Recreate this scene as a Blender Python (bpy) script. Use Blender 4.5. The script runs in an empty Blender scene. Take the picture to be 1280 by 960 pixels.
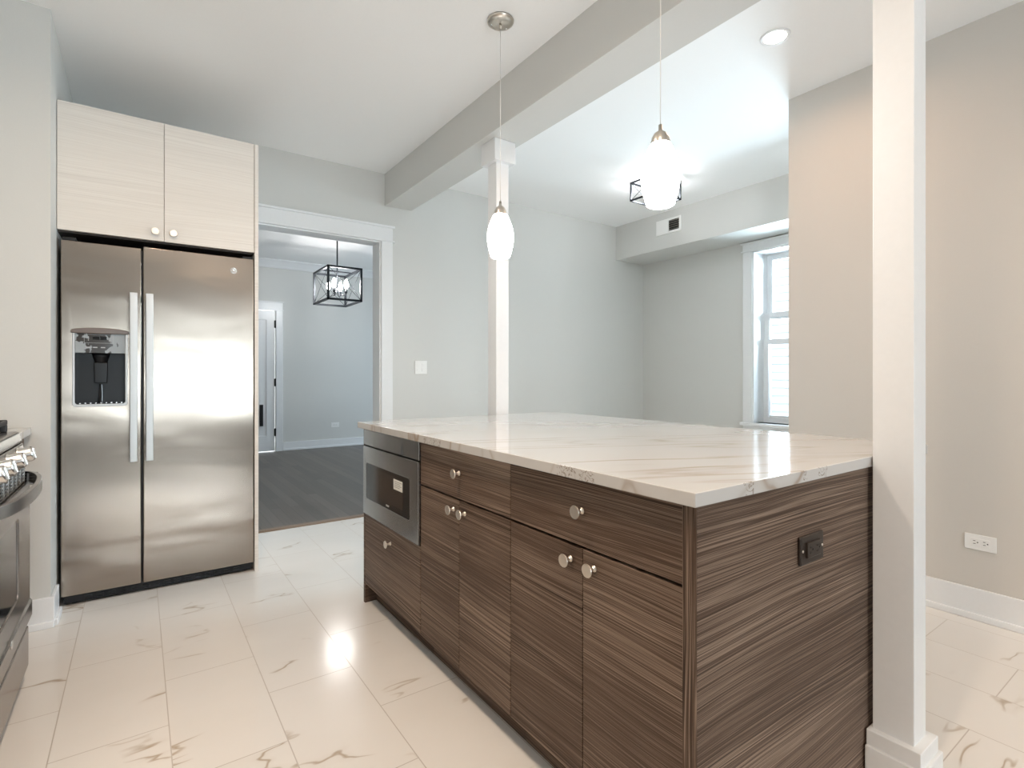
import bpy, bmesh, math, random
from mathutils import Vector, Matrix

sc = bpy.context.scene
random.seed(4)

# ------------------------------------------------------------------ camera
W_, F_ = 1280.0, 660.79
cam_d = bpy.data.cameras.new('camera')
cam = bpy.data.objects.new('camera', cam_d)
sc.collection.objects.link(cam)
cam_d.sensor_fit = 'HORIZONTAL'
cam_d.sensor_width = 36.0
cam_d.lens = 36.0 * F_ / W_
cam_d.shift_y = -11.0 / W_
cam_d.clip_start = 0.02
cam.location = (0, 0, 1.15)
cam.rotation_euler = (math.radians(90), 0, -math.radians(35.25))
sc.camera = cam

# ------------------------------------------------------------------ view
sc.view_settings.view_transform = 'Standard'
sc.view_settings.look = 'None'
sc.view_settings.gamma = 1
sc.view_settings.use_curve_mapping = False
sc.view_settings.exposure = 0.54
sc.cycles.use_denoising = True
sc.cycles.max_bounces = 10
sc.cycles.diffuse_bounces = 6
sc.cycles.glossy_bounces = 5
sc.cycles.transparent_max_bounces = 12
sc.cycles.caustics_reflective = False
sc.cycles.caustics_refractive = False
sc.cycles.sample_clamp_indirect = 6

# ------------------------------------------------------------------ sky
SKY = 3.4
world = bpy.data.worlds.new('sky')
sc.world = world
world.use_nodes = True
bg = world.node_tree.nodes['Background']
bg.inputs[0].default_value = (0.88, 0.95, 1.0, 1)
bg.inputs[1].default_value = SKY


def area_light(name, loc, direction, sx, sy, power, color, spread=180, shape='RECTANGLE', parent=None):
    d = bpy.data.lights.new(name, 'AREA')
    d.shape = shape
    d.size = sx
    if shape in ('RECTANGLE', 'ELLIPSE'):
        d.size_y = sy
    d.energy = power
    d.color = color
    d.spread = math.radians(spread)
    o = bpy.data.objects.new(name, d)
    sc.collection.objects.link(o)
    o.location = loc
    o.rotation_euler = Vector(direction).to_track_quat('-Z', 'Y').to_euler()
    if parent:
        o.parent = parent
        o.matrix_parent_inverse = Matrix.Translation(-Vector(parent.location))
    return o


COOL = (0.78, 0.90, 1.0)
WARM = (1.0, 0.78, 0.59)
NEUT = (1.0, 0.95, 0.90)
# daylight arriving through the room's windows (just outside each opening)
area_light('daylight', (1.1, -4.62, 1.4), (0, 1, -0.02), 2.9, 1.65, 135, (0.76, 0.89, 1.0))
area_light('daylight', (5.7, 2.75, 2.2), (-1, -0.25, -0.5), 1.5, 1.7, 470, (0.69, 0.86, 1.0))
area_light('daylight', (5.95, 6.6, 1.6), (-1, 0, -0.1), 2.2, 1.7, 72, (0.64, 0.83, 1.0))
PENDANT_E = 17.0
DOWN_W = 15.0
BULB_E = 118

# ------------------------------------------------------------------ mesh helpers
class MB:
    def __init__(s):
        s.bm = bmesh.new()

    def box(s, x0, x1, y0, y1, z0, z1):
        v = [s.bm.verts.new(p) for p in ((x0, y0, z0), (x1, y0, z0), (x1, y1, z0), (x0, y1, z0),
                                        (x0, y0, z1), (x1, y0, z1), (x1, y1, z1), (x0, y1, z1))]
        for f in ((0, 3, 2, 1), (4, 5, 6, 7), (0, 1, 5, 4), (1, 2, 6, 5), (2, 3, 7, 6), (3, 0, 4, 7)):
            s.bm.faces.new([v[i] for i in f])
        return s

    def prism(s, pts, axis, a, b):
        """pts: 2D polygon in the two other axes (in order), extruded along axis from a to b"""
        def P(p, t):
            q = list(p)
            q.insert(axis, t)
            return q
        va = [s.bm.verts.new(P(p, a)) for p in pts]
        vb = [s.bm.verts.new(P(p, b)) for p in pts]
        n = len(pts)
        s.bm.faces.new(va)
        s.bm.faces.new(list(reversed(vb)))
        for i in range(n):
            s.bm.faces.new([va[i], vb[i], vb[(i + 1) % n], va[(i + 1) % n]])
        return s

    def lathe(s, prof, c, d=(0, 0, 1), seg=32, smooth=True):
        """prof: (r, h) pairs, turned around direction d from point c"""
        q = Vector(d).normalized().to_track_quat('Z', 'Y')
        c = Vector(c)
        rings = []
        for r, h in prof:
            if r < 1e-6:
                rings.append([s.bm.verts.new(c + q @ Vector((0, 0, h)))])
            else:
                rings.append([s.bm.verts.new(c + q @ Vector((r * math.cos(2 * math.pi * k / seg),
                                                             r * math.sin(2 * math.pi * k / seg), h))) for k in range(seg)])
        for A, B in zip(rings, rings[1:]):
            for k in range(seg):
                a0, a1 = A[k % len(A)], A[(k + 1) % len(A)]
                b0, b1 = B[k % len(B)], B[(k + 1) % len(B)]
                vs = []
                for v in (a0, a1, b1, b0):
                    if v not in vs:
                        vs.append(v)
                if len(vs) >= 3:
                    f = s.bm.faces.new(vs)
                    f.smooth = smooth
        for R in (rings[0], rings[-1]):
            if len(R) > 2:
                s.bm.faces.new(R)
        return s

    def tube(s, pts, r, seg=8, smooth=True):
        pts = [Vector(p) for p in pts]
        rings = []
        n = len(pts)
        for i, p in enumerate(pts):
            t = (pts[min(i + 1, n - 1)] - pts[max(i - 1, 0)]).normalized()
            q = t.to_track_quat('Z', 'Y')
            rr = r[i] if isinstance(r, (list, tuple)) else r
            rings.append([s.bm.verts.new(p + q @ Vector((rr * math.cos(2 * math.pi * k / seg), rr * math.sin(2 * math.pi * k / seg), 0))) for k in range(seg)])
        for A, B in zip(rings, rings[1:]):
            for k in range(seg):
                f = s.bm.faces.new([A[k], A[(k + 1) % seg], B[(k + 1) % seg], B[k]])
                f.smooth = smooth
        s.bm.faces.new(rings[0])
        s.bm.faces.new(list(reversed(rings[-1])))
        return s

    def plate_hole(s, outer, inner, axis, a, b):
        """flat plate with a hole: outer / inner 2D loops, thickness from a to b along axis"""
        def P(p, t):
            q = list(p)
            q.insert(axis, t)
            return q
        loops = []
        for t in (a, b):
            es = []
            lv = []
            for L in (outer, inner):
                vs = [s.bm.verts.new(P(p, t)) for p in L]
                lv.append(vs)
                es += [s.bm.edges.new((vs[i], vs[(i + 1) % len(vs)])) for i in range(len(vs))]
            bmesh.ops.triangle_fill(s.bm, use_beauty=True, use_dissolve=False, edges=es)
            loops.append(lv)
        for k in (0, 1):
            A, B = loops[0][k], loops[1][k]
            n = len(A)
            for i in range(n):
                s.bm.faces.new([A[i], B[i], B[(i + 1) % n], A[(i + 1) % n]])
        return s

    def build(s, name, m, parent=None, bevel=0.0, seg=2, kind=None, label=None):
        bmesh.ops.recalc_face_normals(s.bm, faces=s.bm.faces)
        me = bpy.data.meshes.new(name)
        s.bm.to_mesh(me)
        s.bm.free()
        o = bpy.data.objects.new(name, me)
        sc.collection.objects.link(o)
        if m is not None:
            me.materials.append(m)
        if parent is not None:
            o.parent = parent
            o.matrix_parent_inverse = Matrix.Translation(-base_of(parent))
        if bevel:
            md = o.modifiers.new('bevel', 'BEVEL')
            md.width = bevel
            md.segments = seg
            md.limit_method = 'ANGLE'
            md.angle_limit = math.radians(40)
            md.harden_normals = False
            for p in me.polygons:
                p.use_smooth = True
            wn = o.modifiers.new('wn', 'WEIGHTED_NORMAL')
            wn.keep_sharp = True
        if kind:
            o['kind'] = kind
        if label:
            o['label'] = label
        return o


def base_of(o):
    return Vector(o.location) if o.type == 'EMPTY' else Vector((0, 0, 0))


def rrect(x0, x1, z0, z1, r, n=5):
    pts = []
    for cx, cz, a0 in ((x1 - r, z1 - r, 0), (x0 + r, z1 - r, 90), (x0 + r, z0 + r, 180), (x1 - r, z0 + r, 270)):
        for k in range(n + 1):
            a = math.radians(a0 + 90 * k / n)
            pts.append((cx + r * math.cos(a), cz + r * math.sin(a)))
    return pts


def thing(name, loc, label, cat, group=None, kind=None):
    o = bpy.data.objects.new(name, None)
    sc.collection.objects.link(o)
    o.location = loc
    o.empty_display_size = 0.1
    tag(o, label, cat, group, kind)
    return o


def tag(o, label, cat, group=None, kind=None):
    o['label'] = label
    o['category'] = cat
    if group:
        o['group'] = group
    if kind:
        o['kind'] = kind
    return o


def text_mesh(name, body, size, m, loc, rot, parent, depth=0.0004):
    cu = bpy.data.curves.new(name, 'FONT')
    cu.body = body
    cu.size = size
    cu.extrude = depth
    cu.align_x = 'CENTER'
    cu.align_y = 'CENTER'
    tmp = bpy.data.objects.new(name, cu)
    me = bpy.data.meshes.new_from_object(tmp)
    bpy.data.objects.remove(tmp)
    bpy.data.curves.remove(cu)
    me.name = name
    o = bpy.data.objects.new(name, me)
    sc.collection.objects.link(o)
    me.materials.clear()
    me.materials.append(m)
    o.parent = parent
    o.matrix_parent_inverse = Matrix.Translation(-base_of(parent))
    o.location = loc
    o.rotation_euler = rot
    return o

# ------------------------------------------------------------------ materials
def newmat(name):
    m = bpy.data.materials.new(name)
    m.use_nodes = True
    nt = m.node_tree
    return m, nt, nt.nodes['Principled BSDF']


def N(nt, typ, ins=None, **props):
    n = nt.nodes.new(typ)
    for k, v in props.items():
        setattr(n, k, v)
    for k, v in (ins or {}).items():
        if isinstance(v, bpy.types.NodeSocket):
            nt.links.new(v, n.inputs[k])
        else:
            n.inputs[k].default_value = v
    return n


def math_(nt, op, a, b=None, c=None, clamp=False):
    n = nt.nodes.new('ShaderNodeMath')
    n.operation = op
    n.use_clamp = clamp
    for i, v in enumerate((a, b, c)):
        if v is None:
            continue
        if isinstance(v, bpy.types.NodeSocket):
            nt.links.new(v, n.inputs[i])
        else:
            n.inputs[i].default_value = v
    return n.outputs[0]


def mixc(nt, fac, a, b, mode='MIX'):
    n = nt.nodes.new('ShaderNodeMix')
    n.data_type = 'RGBA'
    n.blend_type = mode
    for i, v in ((0, fac), (6, a), (7, b)):
        if isinstance(v, bpy.types.NodeSocket):
            nt.links.new(v, n.inputs[i])
        else:
            n.inputs[i].default_value = v if i == 0 else (tuple(v) + (1,))[:4]
    return n.outputs[2]


def ramp(nt, fac, stops, interp='LINEAR'):
    n = nt.nodes.new('ShaderNodeValToRGB')
    n.color_ramp.interpolation = interp
    e = n.color_ramp.elements
    while len(e) < len(stops):
        e.new(0.5)
    for i, (p, c) in enumerate(stops):
        e[i].position = p
        e[i].color = (c, c, c, 1) if not isinstance(c, (tuple, list)) else tuple(c) + (1,)
    nt.links.new(fac, n.inputs[0])
    return n.outputs[0]


def simple(name, col, rough=0.5, metal=0.0, emit=None, estr=0.0, bump=0.0, bscale=200.0, spec=None, coat=0.0):
    m, nt, p = newmat(name)
    p.inputs['Base Color'].default_value = tuple(col) + (1,)
    p.inputs['Roughness'].default_value = rough
    p.inputs['Metallic'].default_value = metal
    if spec is not None:
        p.inputs['Specular IOR Level'].default_value = spec
    if coat:
        p.inputs['Coat Weight'].default_value = coat
        p.inputs['Coat Roughness'].default_value = 0.08
    if emit:
        p.inputs['Emission Color'].default_value = tuple(emit) + (1,)
        p.inputs['Emission Strength'].default_value = estr
    tc = N(nt, 'ShaderNodeTexCoord')
    no = N(nt, 'ShaderNodeTexNoise', {'Vector': tc.outputs['Object'], 'Scale': bscale, 'Detail': 2.0})
    # faint tone variation so nothing is a dead flat colour
    v = math_(nt, 'MULTIPLY_ADD', no.outputs[0], 0.04, 0.98)
    col_n = mixc(nt, 1.0, col, (1, 1, 1), 'MULTIPLY')
    hsv = N(nt, 'ShaderNodeHueSaturation', {'Color': col_n, 'Value': v})
    nt.links.new(hsv.outputs[0], p.inputs['Base Color'])
    if bump:
        b = N(nt, 'ShaderNodeBump', {'Height': no.outputs[0], 'Strength': bump, 'Distance': 0.001})
        nt.links.new(b.outputs[0], p.inputs['Normal'])
    return m


WALLC = (0.62, 0.615, 0.59)
M = {}
M['wall'] = simple('greige_wall_paint', WALLC, 0.55, bump=0.25, bscale=260)
M['wall_lamplit'] = simple('greige_wall_paint_lamplit', (0.62, 0.585, 0.54), 0.55, bump=0.25, bscale=260)  # same wall paint, with the warm lamplight put into its colour
M['ceil'] = simple('ceiling_paint', (0.92, 0.92, 0.915), 0.7, bump=0.2, bscale=220)
M['trim'] = simple('white_trim_enamel', (0.78, 0.785, 0.79), 0.28, bump=0.05, bscale=60)
M['plastic'] = simple('white_plastic', (0.84, 0.83, 0.81), 0.35)
M['slot'] = simple('dark_slot', (0.03, 0.028, 0.025), 0.6)
M['black'] = simple('black_plastic', (0.010, 0.010, 0.011), 0.35, spec=0.3)
M['blackmetal'] = simple('black_metal', (0.03, 0.034, 0.04), 0.4, 0.6)
M['gloss_black'] = simple('black_glass', (0.008, 0.008, 0.009), 0.10, spec=0.35)
M['dark_glass'] = simple('oven_window_glass', (0.03, 0.021, 0.016), 0.10, spec=0.35)
M['nickel'] = simple('brushed_nickel', (0.62, 0.58, 0.52), 0.28, 1.0)
M['knob'] = simple('satin_nickel_knob', (0.85, 0.77, 0.67), 0.32, 1.0)
M['bronze'] = simple('bronze_outlet_plastic', (0.030, 0.021, 0.016), 0.35, spec=0.3)
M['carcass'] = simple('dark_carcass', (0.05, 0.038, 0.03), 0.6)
M['hood'] = simple('taupe_plastic', (0.16, 0.12, 0.10), 0.3)
M['cord'] = simple('white_cord', (0.72, 0.70, 0.67), 0.4)
M['iron'] = simple('cast_iron', (0.02, 0.02, 0.022), 0.5)
M['cream'] = simple('sticker_paper', (0.75, 0.72, 0.66), 0.6)
M['ink'] = simple('sticker_ink', (0.25, 0.23, 0.21), 0.6)
M['logo'] = simple('pale_lettering', (0.5, 0.5, 0.5), 0.4)
M['chrome'] = simple('bright_metal', (0.80, 0.80, 0.80), 0.12, 1.0)
M['siding'] = simple('pale_siding', (0.34, 0.36, 0.38), 0.6)
M['lamp'] = simple('downlight_lens', (0.9, 0.9, 0.9), 0.4, emit=(1.0, 0.93, 0.82), estr=9.0)
M['bulb_flush'] = simple('clear_flush_bulb', (0.9, 0.9, 0.9), 0.4, emit=(0.95, 0.98, 1.0), estr=78.0)
M['bulb'] = simple('candle_bulb', (0.9, 0.9, 0.9), 0.4, emit=(1.0, 0.98, 0.96), estr=BULB_E)
M['shade'] = simple('opal_glass_shade', (0.9, 0.9, 0.88), 0.2, emit=(1.0, 0.985, 0.97), estr=PENDANT_E)
M['slab_top'] = None


def glass_mat():
    m, nt, p = newmat('window_glass')
    out = nt.nodes['Material Output']
    tr = N(nt, 'ShaderNodeBsdfTransparent', {'Color': (0.97, 0.985, 0.98, 1)})
    gl = N(nt, 'ShaderNodeBsdfGlossy', {'Roughness': 0.02})
    fr = N(nt, 'ShaderNodeFresnel', {'IOR': 1.45})
    mx = N(nt, 'ShaderNodeMixShader', {0: fr.outputs[0], 1: tr.outputs[0], 2: gl.outputs[0]})
    nt.links.new(mx.outputs[0], out.inputs[0])
    return m


M['glass'] = glass_mat()


def steel(name, col, rough, aniso, wave=0.0, tint2=None):
    """brushed stainless, brush marks running horizontally"""
    m, nt, p = newmat(name)
    p.inputs['Metallic'].default_value = 1.0
    p.inputs['Anisotropic'].default_value = aniso
    p.inputs['Anisotropic Rotation'].default_value = 0.0
    tc = N(nt, 'ShaderNodeTexCoord')
    mp = N(nt, 'ShaderNodeMapping', {'Vector': tc.outputs['Object'], 'Scale': (6, 6, 300)})
    no = N(nt, 'ShaderNodeTexNoise', {'Vector': mp.outputs[0], 'Scale': 1.0, 'Detail': 3.0})
    c = mixc(nt, no.outputs[0], tuple(x * 0.98 for x in col), tuple(min(1, x * 1.02) for x in col))
    nt.links.new(c, p.inputs['Base Color'])
    r = math_(nt, 'MULTIPLY_ADD', no.outputs[0], 0.04, rough - 0.02)
    nt.links.new(r, p.inputs['Roughness'])
    tg = N(nt, 'ShaderNodeTangent', direction_type='RADIAL', axis='Z')
    nt.links.new(tg.outputs[0], p.inputs['Tangent'])
    if wave:
        mp2 = N(nt, 'ShaderNodeMapping', {'Vector': tc.outputs['Object'], 'Scale': (1.0, 1.0, 2.6)})
        n2 = N(nt, 'ShaderNodeTexNoise', {'Vector': mp2.outputs[0], 'Scale': 1.6, 'Detail': 1.0, 'Distortion': 0.6})
        b = N(nt, 'ShaderNodeBump', {'Height': n2.outputs[0], 'Strength': 1.0, 'Distance': wave})
        nt.links.new(b.outputs[0], p.inputs['Normal'])
    return m


M['steel'] = steel('brushed_stainless', (0.335, 0.283, 0.238), 0.22, 0.6, wave=0.004)
M['steel_handle'] = steel('handle_stainless', (0.50, 0.495, 0.485), 0.45, 0.0)
M['steel_dark'] = steel('dark_stainless', (0.36, 0.34, 0.325), 0.26, 0.5)
M['steel_mw'] = simple('microwave_stainless', (0.40, 0.405, 0.405), 0.24, 1.0, bscale=5)
M['steel_knob'] = steel('range_knob_metal', (0.78, 0.76, 0.73), 0.2, 0.2)


def wood_laminate(name, dark, mid, light, axis_vertical=False, freq=34.0):
    m, nt, p = newmat(name)
    tc = N(nt, 'ShaderNodeTexCoord')
    oi = N(nt, 'ShaderNodeObjectInfo')
    off = math_(nt, 'MULTIPLY', oi.outputs['Random'], 7.3)
    cmb = N(nt, 'ShaderNodeCombineXYZ', {0: off, 1: off, 2: off})
    add = N(nt, 'ShaderNodeVectorMath', {0: tc.outputs['Object'], 1: cmb.outputs[0]}, operation='ADD')
    vec = add.outputs[0]
    if axis_vertical:   # grain runs up the board: swap height with the horizontal axes
        s0 = N(nt, 'ShaderNodeSeparateXYZ', {0: vec})
        vec = N(nt, 'ShaderNodeCombineXYZ', {0: s0.outputs[2], 1: s0.outputs[2],
                                             2: math_(nt, 'ADD', s0.outputs[0], s0.outputs[1])}).outputs[0]
    # slowly wandering grain lines, in two spacings, each strong only in some bands
    mw = N(nt, 'ShaderNodeMapping', {'Vector': vec, 'Scale': (0.8, 0.8, 3.5)})
    wander = N(nt, 'ShaderNodeTexNoise', {'Vector': mw.outputs[0], 'Scale': 1.0, 'Detail': 2.0, 'Roughness': 0.45})
    sp = N(nt, 'ShaderNodeSeparateXYZ', {0: vec})
    zz = math_(nt, 'ADD', sp.outputs[2], math_(nt, 'MULTIPLY', wander.outputs[0], 0.065))
    hh = math_(nt, 'MULTIPLY', math_(nt, 'ADD', sp.outputs[0], sp.outputs[1]), 0.5)

    def streak(zs, hs, det, ro=0.55):
        c = N(nt, 'ShaderNodeCombineXYZ', {0: math_(nt, 'MULTIPLY', hh, hs), 1: 0.0, 2: math_(nt, 'MULTIPLY', zz, zs)})
        return N(nt, 'ShaderNodeTexNoise', {'Vector': c.outputs[0], 'Scale': 1.0, 'Detail': det, 'Roughness': ro}).outputs[0]
    l1 = ramp(nt, math_(nt, 'ABSOLUTE', math_(nt, 'SUBTRACT', streak(freq * 4.2, 1.1, 2.0), 0.5)), [(0.0, 1.0), (0.04, 0.5), (0.08, 0.0)])
    l2 = ramp(nt, math_(nt, 'ABSOLUTE', math_(nt, 'SUBTRACT', streak(freq * 9.0 + 3, 2.2, 2.0), 0.48)), [(0.0, 1.0), (0.05, 0.4), (0.10, 0.0)])
    dk = ramp(nt, streak(freq * 5.0, 1.2, 3.0), [(0.36, 1.0), (0.50, 0.0)])
    m1 = ramp(nt, streak(7.0, 0.35, 1.0), [(0.40, 0.15), (0.58, 1.0)])
    broad = streak(5.0, 0.5, 2.0)
    pores = streak(freq * 22, 9.0, 2.0)
    f = math_(nt, 'MULTIPLY_ADD', broad, 0.42, 0.16)
    f = math_(nt, 'ADD', f, math_(nt, 'MULTIPLY', math_(nt, 'SUBTRACT', pores, 0.5), 0.65))
    f = math_(nt, 'ADD', f, math_(nt, 'MULTIPLY', math_(nt, 'MULTIPLY', l1, m1), 0.32))
    f = math_(nt, 'ADD', f, math_(nt, 'MULTIPLY', l2, 0.22))
    f = math_(nt, 'SUBTRACT', f, math_(nt, 'MULTIPLY', math_(nt, 'MULTIPLY', dk, m1), 0.28), clamp=True)
    col = ramp(nt, f, [(0.08, dark), (0.45, mid), (0.85, light)])
    nt.links.new(col, p.inputs['Base Color'])
    p.inputs['Roughness'].default_value = 0.5
    p.inputs['Specular IOR Level'].default_value = 0.22
    b = N(nt, 'ShaderNodeBump', {'Height': f, 'Strength': 0.25, 'Distance': 0.0006})
    nt.links.new(b.outputs[0], p.inputs['Normal'])
    return m


DK, MD, LT = (0.018, 0.011, 0.0075), (0.086, 0.052, 0.035), (0.30, 0.22, 0.165)
M['wood_h'] = wood_laminate('dark_textured_laminate', DK, MD, LT)
M['wood_v'] = wood_laminate('dark_textured_laminate_vertical', DK, MD, LT, True, 40)
M['white_lam'] = wood_laminate('white_textured_laminate', (0.66, 0.61, 0.555), (0.745, 0.695, 0.64), (0.80, 0.755, 0.70), False, 22)


def quartz():
    m, nt, p = newmat('white_quartz_brown_veins')
    tc = N(nt, 'ShaderNodeTexCoord')
    rot = N(nt, 'ShaderNodeMapping', {'Vector': tc.outputs['Object'], 'Rotation': (0, 0, math.radians(24)), 'Scale': (1, 1, 1)})
    mp = N(nt, 'ShaderNodeMapping', {'Vector': rot.outputs[0], 'Scale': (0.42, 3.0, 1.0)})
    warp = N(nt, 'ShaderNodeTexNoise', {'Vector': mp.outputs[0], 'Scale': 1.25, 'Detail': 3.5, 'Roughness': 0.42, 'Distortion': 0.15})
    a = math_(nt, 'ABSOLUTE', math_(nt, 'SUBTRACT', warp.outputs[0], 0.5))
    v1 = ramp(nt, a, [(0.0, 1.0), (0.004, 0.75), (0.009, 0.25), (0.022, 0.0)])
    a2 = math_(nt, 'ABSOLUTE', math_(nt, 'SUBTRACT', warp.outputs[0], 0.60))
    v2 = ramp(nt, a2, [(0.0, 0.8), (0.006, 0.3), (0.03, 0.0)])
    mk = N(nt, 'ShaderNodeTexNoise', {'Vector': rot.outputs[0], 'Scale': 2.2, 'Detail': 2.0})
    mkr = ramp(nt, mk.outputs[0], [(0.38, 0.15), (0.6, 1.0)])
    f = math_(nt, 'MULTIPLY', math_(nt, 'MAXIMUM', v1, v2), mkr, clamp=True)
    base = N(nt, 'ShaderNodeTexNoise', {'Vector': rot.outputs[0], 'Scale': 3.0, 'Detail': 3.0})
    bcol = mixc(nt, base.outputs[0], (0.52, 0.50, 0.48), (0.57, 0.555, 0.54))
    col = mixc(nt, math_(nt, 'MULTIPLY', f, 0.85), bcol, (0.33, 0.25, 0.185))
    # dark mineral knots that break out on the polished edge
    sep = N(nt, 'ShaderNodeSeparateXYZ', {0: tc.outputs['Object']})
    x, y, z = sep.outputs

    def span(s_, lo, hi):
        c_, h_ = (lo + hi) / 2, (hi - lo) / 2
        d = math_(nt, 'ABSOLUTE', math_(nt, 'SUBTRACT', s_, c_))
        return math_(nt, 'LESS_THAN', d, h_)
    k = None
    onx = math_(nt, 'LESS_THAN', x, 0.9075)
    ony = math_(nt, 'LESS_THAN', y, 0.6505)
    for cond, s_, lo, hi in ((onx, y, 0.935, 1.075), (onx, y, 1.735, 1.875), (ony, x, 1.075, 1.115), (ony, x, 1.335, 1.355), (ony, x, 1.41, 1.46)):
        q = math_(nt, 'MULTIPLY', cond, span(s_, lo, hi))
        k = q if k is None else math_(nt, 'MAXIMUM', k, q)
    kn = N(nt, 'ShaderNodeTexNoise', {'Vector': tc.outputs['Object'], 'Scale': 42.0, 'Detail': 1.5, 'Distortion': 1.5})
    kl = ramp(nt, math_(nt, 'ABSOLUTE', math_(nt, 'SUBTRACT', kn.outputs[0], 0.5)), [(0.0, 1.0), (0.018, 0.6), (0.035, 0.0)])
    col = mixc(nt, math_(nt, 'MULTIPLY', math_(nt, 'MULTIPLY', k, kl), 0.85), col, (0.20, 0.15, 0.11))
    nt.links.new(col, p.inputs['Base Color'])
    p.inputs['Roughness'].default_value = 0.07
    return m


M['quartz'] = quartz()


def tile_floor():
    m, nt, p = newmat('marble_look_floor_tile')
    tc = N(nt, 'ShaderNodeTexCoord')
    sep = N(nt, 'ShaderNodeSeparateXYZ', {0: tc.outputs['Object']})
    u = math_(nt, 'ADD', sep.outputs[1], -2.07 + 0.61 * 10)
    v = math_(nt, 'ADD', sep.outputs[0], -0.082 + 0.303 * 10)
    cmb = N(nt, 'ShaderNodeCombineXYZ', {0: u, 1: v})
    br = N(nt, 'ShaderNodeTexBrick', {'Vector': cmb.outputs[0], 'Color1': (0, 0, 0, 1), 'Color2': (1, 1, 1, 1), 'Scale': 1.0,
                                      'Mortar Size': 0.0017, 'Mortar Smooth': 0.2, 'Bias': 0.0, 'Brick Width': 0.61, 'Row Height': 0.303})
    br.offset = 0.5
    br.offset_frequency = 2
    rnd = N(nt, 'ShaderNodeSeparateColor', {0: br.outputs['Color']})
    w = math_(nt, 'MULTIPLY', rnd.outputs[0], 37.0)
    rot = N(nt, 'ShaderNodeMapping', {'Vector': tc.outputs['Object'], 'Rotation': (0, 0, math.radians(-38)), 'Scale': (1.1, 3.2, 1)})
    no = N(nt, 'ShaderNodeTexNoise', {'Vector': rot.outputs[0], 'W': w, 'Scale': 0.9, 'Detail': 4.0, 'Roughness': 0.55, 'Distortion': 0.3}, noise_dimensions='4D')
    a = math_(nt, 'ABSOLUTE', math_(nt, 'SUBTRACT', no.outputs[0], 0.5))
    v1 = ramp(nt, a, [(0.0, 1.0), (0.004, 0.7), (0.008, 0.10), (0.03, 0.0)])
    mk = N(nt, 'ShaderNodeTexNoise', {'Vector': tc.outputs['Object'], 'W': math_(nt, 'ADD', w, 9.0), 'Scale': 3.6, 'Detail': 1.0}, noise_dimensions='4D')
    mkr = ramp(nt, mk.outputs[0], [(0.53, 0.0), (0.62, 1.0)])
    f = math_(nt, 'MULTIPLY', v1, mkr, clamp=True)
    cl = N(nt, 'ShaderNodeTexNoise', {'Vector': rot.outputs[0], 'W': w, 'Scale': 1.2, 'Detail': 3.0}, noise_dimensions='4D')
    bcol = mixc(nt, cl.outputs[0], (0.76, 0.725, 0.68), (0.84, 0.81, 0.775))
    col = mixc(nt, math_(nt, 'MULTIPLY', f, 0.8), bcol, (0.40, 0.30, 0.20))
    col = mixc(nt, br.outputs['Fac'], col, (0.50, 0.45, 0.40))
    nt.links.new(col, p.inputs['Base Color'])
    r = math_(nt, 'MULTIPLY_ADD', br.outputs['Fac'], 0.4, 0.16)
    nt.links.new(r, p.inputs['Roughness'])
    b = N(nt, 'ShaderNodeBump', {'Height': math_(nt, 'SUBTRACT', 1.0, br.outputs['Fac']), 'Strength': 0.3, 'Distance': 0.0008})
    nt.links.new(b.outputs[0], p.inputs['Normal'])
    return m


M['tile'] = tile_floor()


def plank_floor():
    m, nt, p = newmat('grey_brown_oak_planks')
    tc = N(nt, 'ShaderNodeTexCoord')
    sep = N(nt, 'ShaderNodeSeparateXYZ', {0: tc.outputs['Object']})
    cmb = N(nt, 'ShaderNodeCombineXYZ', {0: math_(nt, 'ADD', sep.outputs[1], 20.0), 1: math_(nt, 'ADD', sep.outputs[0], 20.0)})
    br = N(nt, 'ShaderNodeTexBrick', {'Vector': cmb.outputs[0], 'Color1': (0, 0, 0, 1), 'Color2': (1, 1, 1, 1), 'Scale': 1.0,
                                      'Mortar Size': 0.0012, 'Mortar Smooth': 0.3, 'Bias': 0.0, 'Brick Width': 1.1, 'Row Height': 0.083})
    br.offset = 0.37
    br.offset_frequency = 2
    rnd = N(nt, 'ShaderNodeSeparateColor', {0: br.outputs['Color']})
    mp = N(nt, 'ShaderNodeMapping', {'Vector': tc.outputs['Object'], 'Scale': (45, 2.2, 1)})
    no = N(nt, 'ShaderNodeTexNoise', {'Vector': mp.outputs[0], 'W': math_(nt, 'MULTIPLY', rnd.outputs[0], 20.0), 'Scale': 1.0, 'Detail': 4.0}, noise_dimensions='4D')
    f = math_(nt, 'ADD', math_(nt, 'MULTIPLY', rnd.outputs[0], 0.5), math_(nt, 'MULTIPLY', no.outputs[0], 0.5))
    col = ramp(nt, f, [(0.1, (0.06, 0.048, 0.040)), (0.5, (0.105, 0.083, 0.068)), (0.95, (0.16, 0.128, 0.105))])
    col = mixc(nt, br.outputs['Fac'], col, (0.03, 0.024, 0.02))
    nt.links.new(col, p.inputs['Base Color'])
    p.inputs['Roughness'].default_value = 0.36
    b = N(nt, 'ShaderNodeBump', {'Height': no.outputs[0], 'Strength': 0.15, 'Distance': 0.001})
    nt.links.new(b.outputs[0], p.inputs['Normal'])
    return m


M['plank'] = plank_floor()
M['threshold'] = simple('brown_wood_threshold', (0.20, 0.125, 0.075), 0.35)


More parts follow.
